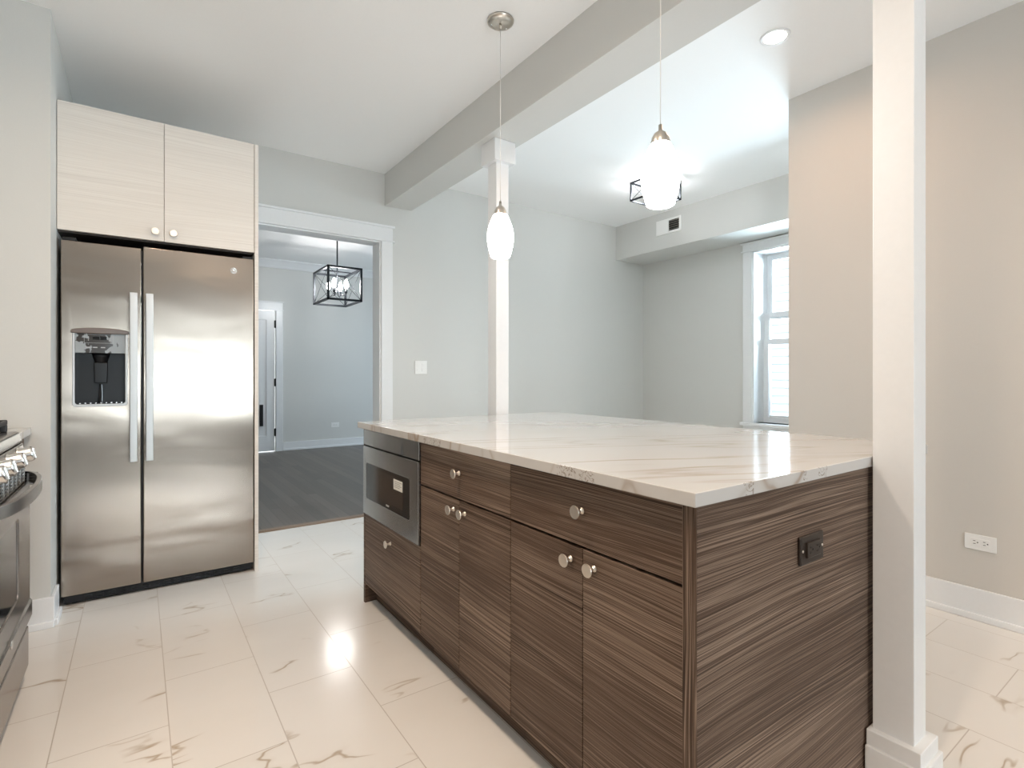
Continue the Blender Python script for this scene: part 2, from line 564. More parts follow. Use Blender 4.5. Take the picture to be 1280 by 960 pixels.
def control_film():
    """glossy black control panel still half covered by torn, clouded protective film"""
    m, nt, p = newmat('control_panel_film')
    tc = N(nt, 'ShaderNodeTexCoord')
    sep = N(nt, 'ShaderNodeSeparateXYZ', {0: tc.outputs['Object']})
    no = N(nt, 'ShaderNodeTexNoise', {'Vector': tc.outputs['Object'], 'Scale': 26.0, 'Detail': 3.0, 'Distortion': 0.8})
    # film mostly at the two ends of the panel (panel spans x -0.27 .. -0.05)
    d = math_(nt, 'ABSOLUTE', math_(nt, 'SUBTRACT', sep.outputs[0], -0.172))
    t = math_(nt, 'ADD', no.outputs[0], math_(nt, 'MULTIPLY_ADD', d, 4.2, -0.22))
    msk = ramp(nt, t, [(0.485, 0.0), (0.50, 1.0)])
    nt.links.new(mixc(nt, msk, (0.045, 0.040, 0.036), (0.33, 0.36, 0.38)), p.inputs['Base Color'])
    nt.links.new(math_(nt, 'MULTIPLY_ADD', msk, 0.25, 0.15), p.inputs['Roughness'])
    return m


M['film'] = control_film()

# ================================================================== SETTING
CE = 2.825            # kitchen / dining ceiling
YF = 4.205            # far wall face
YB = 8.58             # living room back wall face


def struct(name, mb, m, label, cat, bevel=0.0, parent=None):
    o = mb.build(name, m, parent, bevel=bevel)
    if parent is None:
        tag(o, label, cat, kind='structure')
    return o


struct('floor', MB().box(-1.05, 4.9, 0.1, YF, -0.1, 0), M['tile'],
       'cream marble-look rectangular tile floor of the kitchen and dining area', 'floor')
struct('floor_living', MB().box(-1.0, 5.7, YF + 0.06, YB + 0.1, -0.1, 0.0), M['plank'],
       'grey-brown narrow plank wood floor in the room beyond the doorway', 'floor')
struct('floor_back', MB().box(-1.05, 3.3, -4.4, 0.1, -0.1, 0), M['plank'],
       'grey-brown plank floor behind the camera', 'floor')
struct('ceiling', MB().box(-1.15, 5.0, -4.5, YF, CE, CE + 0.12), M['ceil'], 'flat white kitchen and dining ceiling', 'ceiling')
struct('ceiling_living', MB().box(-1.0, 5.7, YF + 0.145, YB + 0.1, 2.886, 3.0), M['ceil'],
       'flat white ceiling of the room beyond the doorway', 'ceiling')
DX0, DX1, DZ = 0.66, 1.64, 2.262
struct('wall_far', MB().box(-1.15, DX0, YF, YF + 0.145, 0, 3.0).box(DX1, 5.0, YF, YF + 0.145, 0, 3.0)
       .box(DX0, DX1, YF, YF + 0.145, DZ, 3.0), M['wall'], 'pale grey wall with the cased doorway, behind the fridge and island', 'wall')
struct('wall_left', MB().box(-1.15, -1.0, -4.45, YF, 0, CE), M['wall'], 'greige wall behind the range on the left', 'wall')
struct('wall_stub', MB().box(-1.0, -0.328, 3.195, YF, 0, CE), M['wall'], 'greige wall chase between the range and the fridge', 'wall')
# back wall behind the camera, with a wide window
WX0, WX1, WZ0, WZ1 = -0.35, 2.55, 0.55, 2.2
struct('wall_back', MB().box(-1.15, WX0, -4.45, -4.3, 0, CE).box(WX1, 3.3, -4.45, -4.3, 0, CE)
       .box(WX0, WX1, -4.45, -4.3, 0, WZ0).box(WX0, WX1, -4.45, -4.3, WZ1, CE), M['wall'], 'greige wall at the camera end of the kitchen', 'wall')
struct('wall_right', MB().box(3.23, 4.98, -4.45, 1.655, 0, CE), M['wall_lamplit'], 'greige wall coloured for warm lamplight, with the white outlet, right of the post', 'wall')
Y0, Y1, Z0, Z1 = 1.76, 2.842, 0.69, 2.352
struct('wall_dining', MB().box(4.87, 5.0, Y1, YF, 0, CE).box(4.87, 5.0, 1.655, Y0, 0, CE)
       .box(4.87, 5.0, Y0, Y1, 0, Z0).box(4.87, 5.0, Y0, Y1, Z1, CE), M['wall'],
       'pale grey dining wall holding the tall window', 'wall')
struct('soffit', MB().box(4.412, 4.87, 1.655, YF, 2.45, CE), M['wall'], 'boxed pale grey soffit above the dining window', 'soffit')
struct('beam', MB().box(1.675, 1.912, -4.3, YF, 2.56, CE), M['wall'], 'long greige boxed ceiling beam over the island', 'beam')
# living room shell
struct('wall_living', MB().box(-1.0, 0.55, YB, YB + 0.1, 0, 2.886).box(1.69, 5.7, YB, YB + 0.1, 0, 2.886)
       .box(0.55, 1.69, YB, YB + 0.1, 2.13, 2.886), M['wall'],
       'blue-grey back wall of the room beyond the doorway', 'wall')
struct('wall_living_left', MB().box(-1.1, -1.0, YF + 0.145, YB + 0.1, 0, 2.886), M['wall'],
       'pale grey left side wall of the room beyond', 'wall')
LY0, LY1, LZ0, LZ1 = 5.5, 7.7, 0.75, 2.4
struct('wall_living_right', MB().box(5.6, 5.7, YF + 0.145, LY0, 0, 2.886).box(5.6, 5.7, LY1, YB + 0.1, 0, 2.886)
       .box(5.6, 5.7, LY0, LY1, 0, LZ0).box(5.6, 5.7, LY0, LY1, LZ1, 2.886), M['wall'],
       'pale grey window wall of the room beyond', 'wall')

# columns
def column(x0, x1, y0, y1, cap, plinth, label):
    t = thing('column', ((x0 + x1) / 2, (y0 + y1) / 2, 0), label, 'post', kind='structure')
    MB().box(x0, x1, y0, y1, 0, 2.56).build('shaft', M['trim'], t, bevel=0.003)
    e = 0.022
    yb = y1 + (0.008 if plinth == 'tight' else e)
    b = MB().box(x0 - e, x1 + e, y0 - e, yb, 0, 0.138)
    b.build('plinth', M['trim'], t, bevel=0.003)
    MB().box(x0 - e - .009, x1 + e + .009, y0 - e - .009, yb, 0, 0.095).build('shoe_moulding', M['trim'], t, bevel=0.003)
    if cap:
        MB().box(x0 - 0.03, x1 + 0.03, y0 - 0.03, y1 + 0.03, 2.43, 2.56).build('capital', M['trim'], t, bevel=0.003)


column(1.725, 1.812, 0.543, 0.644, False, 'tight', 'white square post standing in front of the island end, nearest the camera')
column(1.752, 1.842, 2.642, 2.735, True, '', 'white square post with block capital at the far end of the island')

# baseboards
def bb(name, x0, x1, y0, y1, side, label, h=0.125):
    """side: +x,-x,+y,-y = the direction the baseboard faces"""
    b = MB()
    e = 0.012
    b.box(x0, x1, y0, y1, 0, h)
    sx0, sx1, sy0, sy1 = x0, x1, y0, y1
    if side == '-x': sx0 -= e
    if side == '+x': sx1 += e
    if side == '-y': sy0 -= e
    if side == '+y': sy1 += e
    b.box(sx0, sx1, sy0, sy1, 0, 0.03)
    return struct(name, b, M['trim'], label, 'baseboard', bevel=0.004)


bb('baseboard_right', 3.215, 3.23, -4.3, 1.67, '-x', 'white baseboard along the greige right wall', 0.146)
bb('baseboard_far', 1.74, 4.87, YF - 0.015, YF, '-y', 'white baseboard along the pale grey far dining wall', 0.14)
bb('baseboard_dining', 4.855, 4.87, 1.67, YF - 0.015, '-x', 'white baseboard under the dining window', 0.14)
bb('baseboard_stub', -1.0, -0.313, 3.18, 3.195, '-y', 'short white baseboard on the wall chase beside the range', 0.138)
bb('baseboard_stub_side', -0.328, -0.313, 3.1955, 3.36, '+x', 'white baseboard return beside the fridge', 0.138)
bb('baseboard_living', 1.795, 5.6, YB - 0.015, YB, '-y', 'white baseboard on the blue-grey wall beyond the doorway', 0.13)

# crown moulding in the living room
struct('trim_1', MB().prism([(YB, 2.768), (YB, 2.886), (YB - 0.10, 2.886), (YB - 0.10, 2.872), (YB - 0.075, 2.85), (YB - 0.035, 2.80), (YB - 0.018, 2.768)], 0, -1.0, 5.6),
       M['trim'], 'white crown moulding along the back wall beyond the doorway', 'crown moulding')

# doorway casing
t = thing('trim_2', (1.15, YF, 0), 'white flat casing with header around the doorway beside the fridge', 'door casing', kind='structure')
MB().box(DX1, 1.737, YF - 0.02, YF, 0, DZ).build('side_casing', M['trim'], t, bevel=0.002)
MB().box(0.58, 0.66, YF - 0.02, YF, 0, DZ).build('side_casing', M['trim'], t, bevel=0.002)
MB().box(0.58, 1.737, YF - 0.024, YF, DZ, 2.375).box(0.575, 1.752, YF - 0.036, YF, 2.375, 2.392).box(0.575, 1.752, YF - 0.03, YF, DZ - 0.004, DZ + 0.008).build('header', M['trim'], t, bevel=0.002)
MB().box(DX1 - 0.014, DX1, YF - 0.004, YF + 0.149, 0, DZ - 0.014).box(DX0, DX0 + 0.014, YF - 0.004, YF + 0.149, 0, DZ - 0.014).box(DX0, DX1, YF - 0.004, YF + 0.149, DZ - 0.014, DZ).build('jamb', M['trim'], t, bevel=0.0015)
struct('threshold', MB().prism([(YF - 0.005, 0), (YF + 0.075, 0), (YF + 0.075, 0.005), (YF + 0.06, 0.009), (YF + 0.012, 0.009), (YF - 0.005, 0.003)], 0, DX0 + 0.014, DX1 - 0.014),
       M['threshold'], 'brown wooden threshold strip across the doorway', 'threshold')

# door in the living room back wall
d = thing('door_1', (1.12, YB, 0), 'white panel door with black hardware in the room beyond the doorway', 'door', kind='structure')
MB().plate_hole([(0.57, 0.012), (1.682, 0.012), (1.682, 2.118), (0.57, 2.118)][::1], [(0.70, 0.24), (1.565, 0.24), (1.565, 1.975), (0.70, 1.975)], 1, YB + 0.005, YB + 0.045).box(0.69, 1.575, YB + 0.018, YB + 0.034, 0.23, 1.985).build('door_slab', M['trim'], d, bevel=0.003)
hd = MB().box(1.472, 1.52, YB - 0.006, YB + 0.019, 0.39, 0.71).build('handle_plate', M['black'], d, bevel=0.003, label='black pull plate')
for hz in (1.92, 1.04, 0.29):
    MB().box(1.672, 1.70, YB - 0.006, YB + 0.006, hz - 0.055, hz + 0.055).lathe([(0.006, 0), (0.006, 0.12)], (1.687, YB - 0.008, hz - 0.06), seg=10).build('hinge', M['black'], d, label='black hinge')
MB().box(1.697, 1.79, YB - 0.02, YB, 0, 2.13).box(0.45, 0.545, YB - 0.02, YB, 0, 2.13).build('side_casing', M['trim'], d, bevel=0.002)
MB().box(0.45, 1.79, YB - 0.022, YB, 2.13, 2.245).box(0.445, 1.805, YB - 0.035, YB, 2.245, 2.258).box(0.445, 1.80, YB - 0.028, YB, 2.124, 2.136).build('header', M['trim'], d, bevel=0.002)

# ------------------------------------------------------------------ windows
def rect_frame(mb, axis, a, b, u0, u1, z0, z1, w, wb=None):
    wb = wb or w
    for (p0, p1, q0, q1) in ((u0, u0 + w, z0, z1), (u1 - w, u1, z0, z1), (u0 + w, u1 - w, z0, z0 + wb), (u0 + w, u1 - w, z1 - w, z1)):
        if axis == 0:
            mb.box(a, b, p0, p1, q0, q1)
        else:
            mb.box(p0, p1, a, b, q0, q1)
    return mb


w = thing('window_1', (4.87, (Y0 + Y1) / 2, 0.69), 'tall white double-hung window in the dining wall, half hidden by the near wall', 'window', kind='structure')
XJ = 5.10
MB().box(4.85, 4.87, Y1, 2.934, 0.69, Z1).box(4.85, 4.87, Y0 - 0.09, Y0, 0.69, Z1).build('side_casing', M['trim'], w, bevel=0.002)
MB().box(4.848, 4.87, Y0 - 0.09, 2.934, Z1, 2.425).box(4.836, 4.87, Y0 - 0.1, 2.952, 2.425, 2.44).box(4.84, 4.87, Y0 - 0.1, 2.95, Z1 - 0.004, Z1 + 0.01).build('head_casing', M['trim'], w, bevel=0.002)
MB().box(4.82, XJ, Y0 - 0.1, 2.95, 0.662, 0.69).box(4.852, 4.87, Y0 - 0.09, 2.934, 0.58, 0.662).build('window_sill', M['trim'], w, bevel=0.003)
MB().box(4.862, XJ + 0.06, Y1 - 0.016, Y1 + 0.05, 0.69, Z1).box(4.862, XJ + 0.06, Y0 - 0.05, Y0 + 0.016, 0.69, Z1).box(4.862, XJ + 0.06, Y0, Y1, Z1 - 0.016, Z1 + 0.05).build('jamb', M['trim'], w, bevel=0.002)
up = rect_frame(MB(), 0, XJ, XJ + 0.035, Y0 + 0.016, Y1 - 0.016, 1.70, Z1 - 0.016, 0.055).build('upper_sash', M['trim'], w, bevel=0.003)
MB().box(XJ + 0.015, XJ + 0.019, Y0 + 0.06, Y1 - 0.06, 1.74, Z1 - 0.06).build('pane', M['glass'], up)
lo = rect_frame(MB(), 0, XJ - 0.045, XJ - 0.01, Y0 + 0.016, Y1 - 0.016, 0.69, 1.765, 0.05, 0.07).build('lower_sash', M['trim'], w, bevel=0.003)
MB().box(XJ - 0.03, XJ - 0.026, Y0 + 0.06, Y1 - 0.06, 0.75, 1.72).build('pane', M['glass'], lo)
rect_frame(MB(), 0, XJ - 0.07, XJ - 0.046, Y0 + 0.017, Y1 - 0.017, 0.69, 1.50, 0.05).build('screen_frame', M['trim'], w, bevel=0.003)

def plain_window(name, axis, face, back, u0, u1, z0, z1, label, added_blind=False):
    w = thing(name, (((u0 + u1) / 2, face, z0) if axis == 1 else (face, (u0 + u1) / 2, z0)), label, 'window', kind='structure')
    s = 1 if back > face else -1
    a, b = sorted((face - s * 0.02, face))
    rect_frame(MB(), axis, a, b, u0 - 0.08, u1 + 0.08, z0 - 0.08, z1 + 0.08, 0.08).build('casing', M['trim'], w)
    mid = (u0 + u1) / 2
    a, b = sorted((back - s * 0.06, back - s * 0.02))
    for p, q in ((u0, mid), (mid, u1)):
        f = rect_frame(MB(), axis, a, b, p, q, z0, z1, 0.045).build('sash', M['trim'], w)
        g = MB()
        c = (a + b) / 2
        zr = (z0 + z1) / 2
        rail = MB()
        if axis == 1:
            rail.box(p + 0.045, q - 0.045, a, b, zr - 0.03, zr + 0.03)
        else:
            rail.box(a, b, p + 0.045, q - 0.045, zr - 0.03, zr + 0.03)
        rail.build('meeting_rail', M['trim'], f)
        if axis == 1:
            g.box(p + 0.03, q - 0.03, c - .002, c + .002, z0 + .03, z1 - .03)
        else:
            g.box(c - .002, c + .002, p + 0.03, q - 0.03, z0 + .03, z1 - .03)
        g.build('pane', M['glass'], f)
    if added_blind:  # unseen slats, added to dim this window's reflection in the fridge
        m_ = MB()
        z = (z0 + z1) / 2 + 0.04
        while z < z1 - 0.03:
            m_.prism([(face - 0.060, z - 0.012), (face - 0.058, z - 0.014), (face - 0.020, z + 0.016), (face - 0.022, z + 0.018)], 0, u0 + 0.02, u1 - 0.02)
            z += 0.045
        m_.build('added_blind_slats', M['trim'], w)


plain_window('window_2', 1, -4.3, -4.45, WX0, WX1, WZ0, WZ1, 'wide white window in the wall behind the camera', True)
plain_window('window_3', 0, 5.6, 5.7, LY0, LY1, LZ0, LZ1, 'white window on the right of the room beyond the doorway')

# neighbouring house seen through window_1
nb = MB()
for k in range(46):
    z = -1.0 + k * 0.11
    nb.prism([(7.3, z), (7.5, z), (7.5, z + 0.11), (7.328, z + 0.11)], 1, -2.0, 9.0)
nh = nb.build('neighbouring_house', M['siding'])
tag(nh, 'pale lap-sided house wall outside the dining window', 'house')

# ================================================================== ISLAND
XD = 0.935   # door face


def knob(p, parent, d=(-1, 0, 0), m=None):
    """disc knob on a flared stem; p is the point on the door face"""
    return MB().lathe([(0.0, 0), (0.0085, 0), (0.0085, 0.002), (0.0045, 0.008), (0.0045, 0.020), (0.007, 0.0225), (0.0165, 0.024), (0.0175, 0.0255), (0.0168, 0.0275), (0.0, 0.0276)],
                      p, d, seg=40, smooth=False).build('knob', m or M['knob'], parent, label='satin nickel disc knob')


def carcass(t, y0, y1, topz=0.883):
    b = MB()
    b.box(0.955, 1.74, y0, y0 + 0.016, 0.1, topz).box(0.955, 1.74, y1 - 0.016, y1, 0.1, topz)
    b.box(0.955, 1.74, y0 + 0.016, y1 - 0.016, 0.1, 0.116).box(1.724, 1.74, y0 + 0.016, y1 - 0.016, 0.116, topz)
    b.box(0.955, 1.05, y0 + 0.016, y1 - 0.016, topz - 0.016, topz)
    b.build('carcass', M['carcass'], t)
    MB().box(0.995, 1.012, y0, y1, 0, 0.1).build('toe_kick', M['wood_h'], t)


def front(t, name, y0, y1, z0, z1, kn=None):
    g = 0.0015
    o = MB().box(XD, XD + 0.019, y0 + g, y1 - g, z0 + g, z1 - g).build(name, M['wood_h'], t, bevel=0.001)
    if kn:
        knob((XD, kn[0], kn[1]), o)
    return o


for (y0, y1, ys, k1, k2, kd, lab) in (
        (1.331, 1.965, 1.650, 1.690, 1.609, 1.650, 'dark wood island base cabinet in the middle, right of the microwave drawer'),
        (0.693, 1.331, 1.008, 1.054, 0.965, 1.010, 'dark wood island base cabinet at the near corner, beside the end panel')):
    t = thing('base_cabinet', (1.35, (y0 + y1) / 2, 0), lab, 'cabinet', 'dark wood island cabinets')
    carcass(t, y0, y1)
    front(t, 'drawer', y0, y1, 0.7075, 0.880, (kd, 0.800))
    front(t, 'door', ys, y1, 0.098, 0.703, (k1, 0.664))
    front(t, 'door', y0, ys, 0.098, 0.703, (k2, 0.664))
t = thing('base_cabinet', (1.35, 2.29, 0), 'dark wood island base cabinet under the microwave drawer, with one wide drawer', 'cabinet', 'dark wood island cabinets')
carcass(t, 1.966, 2.609, 0.456)
front(t, 'drawer', 1.966, 2.609, 0.098, 0.456, (2.278, 0.385))

o = MB().box(0.935, 1.74, 2.611, 2.630, 0, 0.884).build('end_panel', M['wood_h'], None, bevel=0.001)
tag(o, 'dark wood panel closing the far end of the island beside the microwave', 'panel')
t = thing('end_panel', (1.34, 0.67, 0), 'large dark wood panel on the near end of the island, with the bronze outlet', 'panel')
MB().box(0.922, 1.785, 0.6565, 0.690, 0, 0.884).build('panel_board', M['wood_h'], t, bevel=0.001)
MB().box(0.9195, 0.9215, 0.6565, 0.690, 0, 0.884).build('edge_strip', M['wood_v'], t, label='vertical-grain edge strip')

# countertop
o = MB().box(0.905, 2.18, 0.648, 2.636, 0.885, 0.915).build('countertop', M['quartz'], None, bevel=0.0025, seg=3)
tag(o, 'white quartz island countertop with fine brown veins', 'countertop')
# seating-side support rail under the overhang
# outlet on end panel
t = thing('electrical_outlet', (1.382, 0.6565, 0.716), 'dark bronze outlet set sideways in the island end panel', 'outlet')
MB().prism([(1.323, 0.680), (1.441, 0.680), (1.441, 0.752), (1.323, 0.752)], 1, 0.648, 0.6565).build('cover_plate', M['bronze'], t, bevel=0.004)
MB().box(1.348, 1.416, 0.6425, 0.649, 0.697, 0.735).build('receptacle', M['bronze'], t, bevel=0.002)
for xx in (1.362, 1.397):
    MB().box(xx - 0.004, xx + 0.004, 0.6418, 0.6426, 0.722, 0.7245).box(xx - 0.005, xx + 0.005, 0.6418, 0.6426, 0.7085, 0.711).lathe([(0, 0), (0.0026, 0), (0.0026, 0.0008), (0, 0.0008)], (xx + 0.011, 0.6418, 0.7165), (0, 1, 0), 10).build('socket_slots', M['black'], t)
for xx in (1.333, 1.431):
    MB().lathe([(0, 0), (0.0035, 0), (0.0035, 0.0015), (0, 0.0018)], (xx, 0.6482, 0.716), (0, -1, 0), 12).build('screw', M['nickel'], t)

# microwave drawer
t = thing('microwave_drawer', (1.2, 2.29, 0.457), 'stainless microwave drawer with black window built into the island', 'microwave')
MB().box(0.957, 1.45, 1.99, 2.585, 0.4565, 0.862).build('body', M['black'], t)
MB().box(0.928, 0.955, 1.9685, 2.6075, 0.803, 0.878).build('control_panel', M['steel_mw'], t, bevel=0.002)
MB().prism([(0.9275, 0.868), (0.9215, 0.8065), (0.9275, 0.8065)], 1, 2.135, 2.466).build('display', M['steel_mw'], t, label='tilted glossy touch strip')
MB().box(0.920, 0.9275, 2.135, 2.466, 0.8035, 0.8062).build('display_lip', M['gloss_black'], t)
dr = MB().plate_hole([(1.9685, 0.459), (2.6075, 0.459), (2.6075, 0.797), (1.9685, 0.797)], rrect(2.053, 2.566, 0.541, 0.716, 0.012), 0, 0.925, 0.955).build('drawer_front', M['steel_mw'], t, bevel=0.002)
MB().box(0.9275, 0.95, 2.048, 2.571, 0.536, 0.721).build('window', M['gloss_black'], dr)
MB().box(0.9268, 0.9276, 2.125, 2.42, 0.568, 0.700).build('inner_window', M['dark_glass'], dr)
st = MB().box(0.9255, 0.9266, 2.127, 2.222, 0.645, 0.690).build('sticker', M['cream'], dr, label='cream paper sticker')
mb = MB()
for k, (a, b_) in enumerate(((0.68, 0.155), (0.672, 0.135), (0.664, 0.15), (0.656, 0.13))):
    mb.box(0.9251, 0.9256, 2.205 - (b_ - 0.08), 2.212, a, a + 0.0022)
mb.build('sticker_print', M['ink'], st)
text_mesh('lettering', 'SHARP', 0.0115, M['logo'], (0.9270, 2.295, 0.554), (math.radians(90), 0, math.radians(-90)), dr)
MB().prism([(0.925, 0.459), (0.945, 0.459), (0.945, 0.4565)], 1, 1.9685, 2.6075).build('lower_lip', M['chrome'], t)

# ================================================================== FRIDGE
FX0, FXM0, FXM1, FX1, FYD = -0.3125, 0.0125, 0.0205, 0.553, 3.40
t = thing('refrigerator', (0.12, 3.75, 0), 'stainless side-by-side refrigerator with ice and water dispenser', 'refrigerator')
MB().box(FX0 + 0.006, FX1 - 0.006, 3.475, 4.15, 0.03, 1.79).build('body', M['black'], t, bevel=0.004)
# left door with dispenser opening
o1 = [(FX0, 0.055), (FXM0, 0.055), (FXM0, 1.818), (FX0, 1.818)]
HX0, HX1, HZ0, HZ1 = -0.262, -0.052, 1.000, 1.372
inner = rrect(HX0, HX1, HZ0, HZ1, 0.014)
dl = MB().plate_hole(o1, inner, 1, FYD, FYD + 0.065).build('freezer_door', M['steel'], t, bevel=0.005, seg=3)
rr = MB().box(FXM1, FX1, FYD, FYD + 0.065, 0.055, 1.828).build('fridge_door', M['steel'], t, bevel=0.005, seg=3)
# curved bowing of real doors is slight: keep flat
def fhandle(x0, x1, parent):
    b = MB()
    pts = [(3.385, 0.700)]
    b.box(x0, x1, 3.330, 3.346, 0.705, 1.575)
    b.box(x0 + 0.006, x1 - 0.006, 3.345, 3.402, 0.715, 0.745)
    b.box(x0 + 0.006, x1 - 0.006, 3.345, 3.402, 1.535, 1.565)
    b.build('handle', M['steel_handle'], parent, bevel=0.003, label='tall flat brushed steel handle')


fhandle(-0.037, -0.004, dl)
fhandle(0.031, 0.064, rr)
MB().box(FXM0 + 0.001, FXM1 - 0.001, 3.425, 3.47, 0.06, 1.81).build('door_gasket', M['black'], t)
# dispenser
dp = MB().plate_hole(rrect(HX0 - 0.006, HX1 + 0.006, HZ0 - 0.008, HZ1 + 0.008, 0.016), rrect(HX0 + 0.004, HX1 - 0.004, HZ0 + 0.004, HZ1 - 0.004, 0.012), 1, FYD - 0.006, FYD + 0.004).build('dispenser_frame', M['steel_handle'], dl, bevel=0.0015, label='satin dispenser surround')
n = 14
hood = [(HX0 - 0.012 + (HX1 - HX0 + 0.024) * k / n, HZ1 + 0.004 + 0.014 * math.sin(math.pi * k / n) ** 0.6) for k in range(n + 1)]
hood = [(HX0 - 0.012, HZ1 - 0.012)] + hood + [(HX1 + 0.012, HZ1 - 0.012)]
MB().prism(hood, 1, FYD - 0.016, FYD + 0.002).build('dispenser_hood', M['hood'], dl, bevel=0.003, label='taupe curved hood')
# recess liner
lb = MB()
lb.box(HX0, HX1, FYD + 0.10, FYD + 0.105, HZ0, HZ1)
lb.box(HX0, HX0 + 0.003, FYD + 0.001, FYD + 0.10, HZ0, HZ1).box(HX1 - 0.003, HX1, FYD + 0.001, FYD + 0.10, HZ0, HZ1)
lb.box(HX0, HX1, FYD + 0.001, FYD + 0.10, HZ0, HZ0 + 0.006)
lb.build('dispenser_recess', M['gloss_black'], dl)
pan = MB().box(HX0 + 0.004, HX1 - 0.004, FYD - 0.004, FYD + 0.09, 1.262, 1.366).build('dispenser_controls', M['film'], dl, bevel=0.002, label='black control panel under torn clouded film')
# display outline, buttons
rect_frame(MB(), 1, FYD - 0.0052, FYD - 0.0038, -0.222, -0.105, 1.312, 1.356, 0.0012).build('display_outline', M['logo'], pan)
MB().box(-0.188, -0.162, FYD - 0.0055, FYD - 0.0038, 1.329, 1.346).box(-0.158, -0.132, FYD - 0.0055, FYD - 0.0038, 1.329, 1.346).build('display', M['gloss_black'], pan)
for xx, zz in ((-0.205, 1.343), (-0.205, 1.335), (-0.205, 1.327), (-0.118, 1.324)):
    MB().lathe([(0, 0), (0.0025, 0), (0.0025, 0.001), (0, 0.0012)], (xx, FYD - 0.004, zz), (0, -1, 0), 10).build('indicator_light', M['logo'], pan)
for xx in (-0.206, -0.178, -0.147):
    MB().box(xx - 0.009, xx + 0.009, FYD - 0.0050, FYD - 0.0039, 1.288, 1.293).build('button', M['logo'], pan)
# nozzle housing and paddle
MB().lathe([(0.0, 0), (0.038, 0), (0.034, -0.02), (0.026, -0.045), (0.020, -0.06), (0.0, -0.06)], (-0.157, FYD + 0.055, 1.262), (0, 0, 1), 24).build('nozzle', M['black'], dl)
pd = MB()
pd.prism([(-0.186, 1.215), (-0.128, 1.215), (-0.131, 1.110), (-0.183, 1.110)], 1, FYD + 0.030, FYD + 0.042)
pd.build('dispenser_paddle', M['black'], dl, bevel=0.004, label='dark push paddle')
MB().prism([(-0.165, 1.105), (-0.150, 1.105), (-0.146, 1.01), (-0.172, 1.01)], 1, FYD + 0.06, FYD + 0.075).build('dispenser_lever', M['gloss_black'], dl, bevel=0.003)
g = MB()
for k in range(9):
    xx = HX0 + 0.02 + k * 0.021
    g.box(xx, xx + 0.006, FYD + 0.012, FYD + 0.09, HZ0 + 0.006, HZ0 + 0.011)
g.build('drip_tray', M['steel_dark'], dl)
# badge
bd = MB().lathe([(0, 0), (0.0175, 0), (0.0175, 0.002), (0.0160, 0.0028), (0.0148, 0.0028), (0.0140, 0.0018), (0.0, 0.0018)], (0.4465, FYD, 1.749), (0, -1, 0), 32).build('badge', M['chrome'], rr, label='round monogram badge')
text_mesh('badge_monogram', 'GE', 0.015, M['steel_dark'], (0.4465, FYD - 0.0021, 1.749), (math.radians(90), 0, 0), bd, 0.0003)
# kick grille
kg = MB().box(FX0 + 0.01, FX1 - 0.005, 3.43, 3.455, 0.012, 0.05)
for k in range(15):
    xx = FX0 + 0.09 + k * 0.048
    kg.box(xx, xx + 0.03, 3.424, 3.431, 0.018, 0.024).box(xx, xx + 0.03, 3.424, 3.431, 0.03, 0.036)
kg.build('kick_grille', M['black'], t)
for xx in (FX0 + 0.05, FX1 - 0.04):
    MB().lathe([(0, 0), (0.018, 0), (0.018, 0.012), (0.008, 0.014), (0.008, 0.035), (0, 0.035)], (xx, 3.475, 0), (0, 0, 1), 16).build('foot', M['black'], t)
MB().box(FX0 + 0.005, FX0 + 0.06, 3.41, 3.50, 1.8185, 1.836).build('hinge_cover', M['black'], t, bevel=0.003)
MB().box(FX1 - 0.06, FX1 - 0.005, 3.41, 3.50, 1.8285, 1.842).build('hinge_cover', M['black'], t, bevel=0.003)

# cabinet above the fridge
t = thing('wall_cabinet', (0.12, 3.8, 1.87), 'white wood-grain two-door cabinet above the refrigerator', 'cabinet')
MB().box(-0.3265, 0.5545, 3.421, YF - 0.002, 1.872, 2.50).build('carcass', M['white_lam'], t)
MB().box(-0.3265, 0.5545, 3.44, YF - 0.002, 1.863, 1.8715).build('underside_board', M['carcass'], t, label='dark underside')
for a, b_, kx in ((-0.3255, 0.1115, 0.073), (0.1145, 0.5535, 0.155)):
    d = MB().box(a, b_, 3.40, 3.419, 1.868, 2.502).build('door', M['white_lam'], t, bevel=0.001)
    knob((kx, 3.40, 1.913), d, (0, -1, 0), M['nickel'])
o = MB().box(0.5560, 0.5765, 3.398, YF - 0.002, 0, 2.502).build('refrigerator_side_panel', M['white_lam'], None, bevel=0.001)
tag(o, 'tall thin white panel between the refrigerator and the doorway', 'panel')

# ================================================================== RANGE
RX, RY0, RY1 = -0.345, 1.93, 2.69
t = thing('gas_range', (-0.67, 2.31, 0), 'stainless gas range with bowed handle and metal knobs at left edge', 'stove')
MB().box(-0.995, RX - 0.01, RY0, RY1, 0.04, 0.895).build('body', M['steel_dark'], t, bevel=0.003)
for xx in (-0.95, -0.42):
    for yy in (RY0 + 0.05, RY1 - 0.05):
        MB().lathe([(0, 0), (0.018, 0), (0.018, 0.02), (0.01, 0.022), (0.01, 0.042), (0, 0.042)], (xx, yy, 0), (0, 0, 1), 14).build('foot', M['black'], t)
ct = MB().prism([(-0.995, 0.896), (RX - 0.016, 0.896), (RX - 0.012, 0.906), (RX - 0.020, 0.934), (RX - 0.030, 0.940), (-0.995, 0.940)], 1, RY0, RY1).build('cooktop', M['steel_dark'], t, bevel=0.003)
# front control fascia (slanted)
MB().prism([(-0.39, 0.895), (RX - 0.012, 0.895), (RX + 0.004, 0.83), (RX + 0.004, 0.815), (-0.39, 0.815)], 1, RY0, RY1 - 0.001).build('control_panel', M['steel_dark'], t, bevel=0.002)
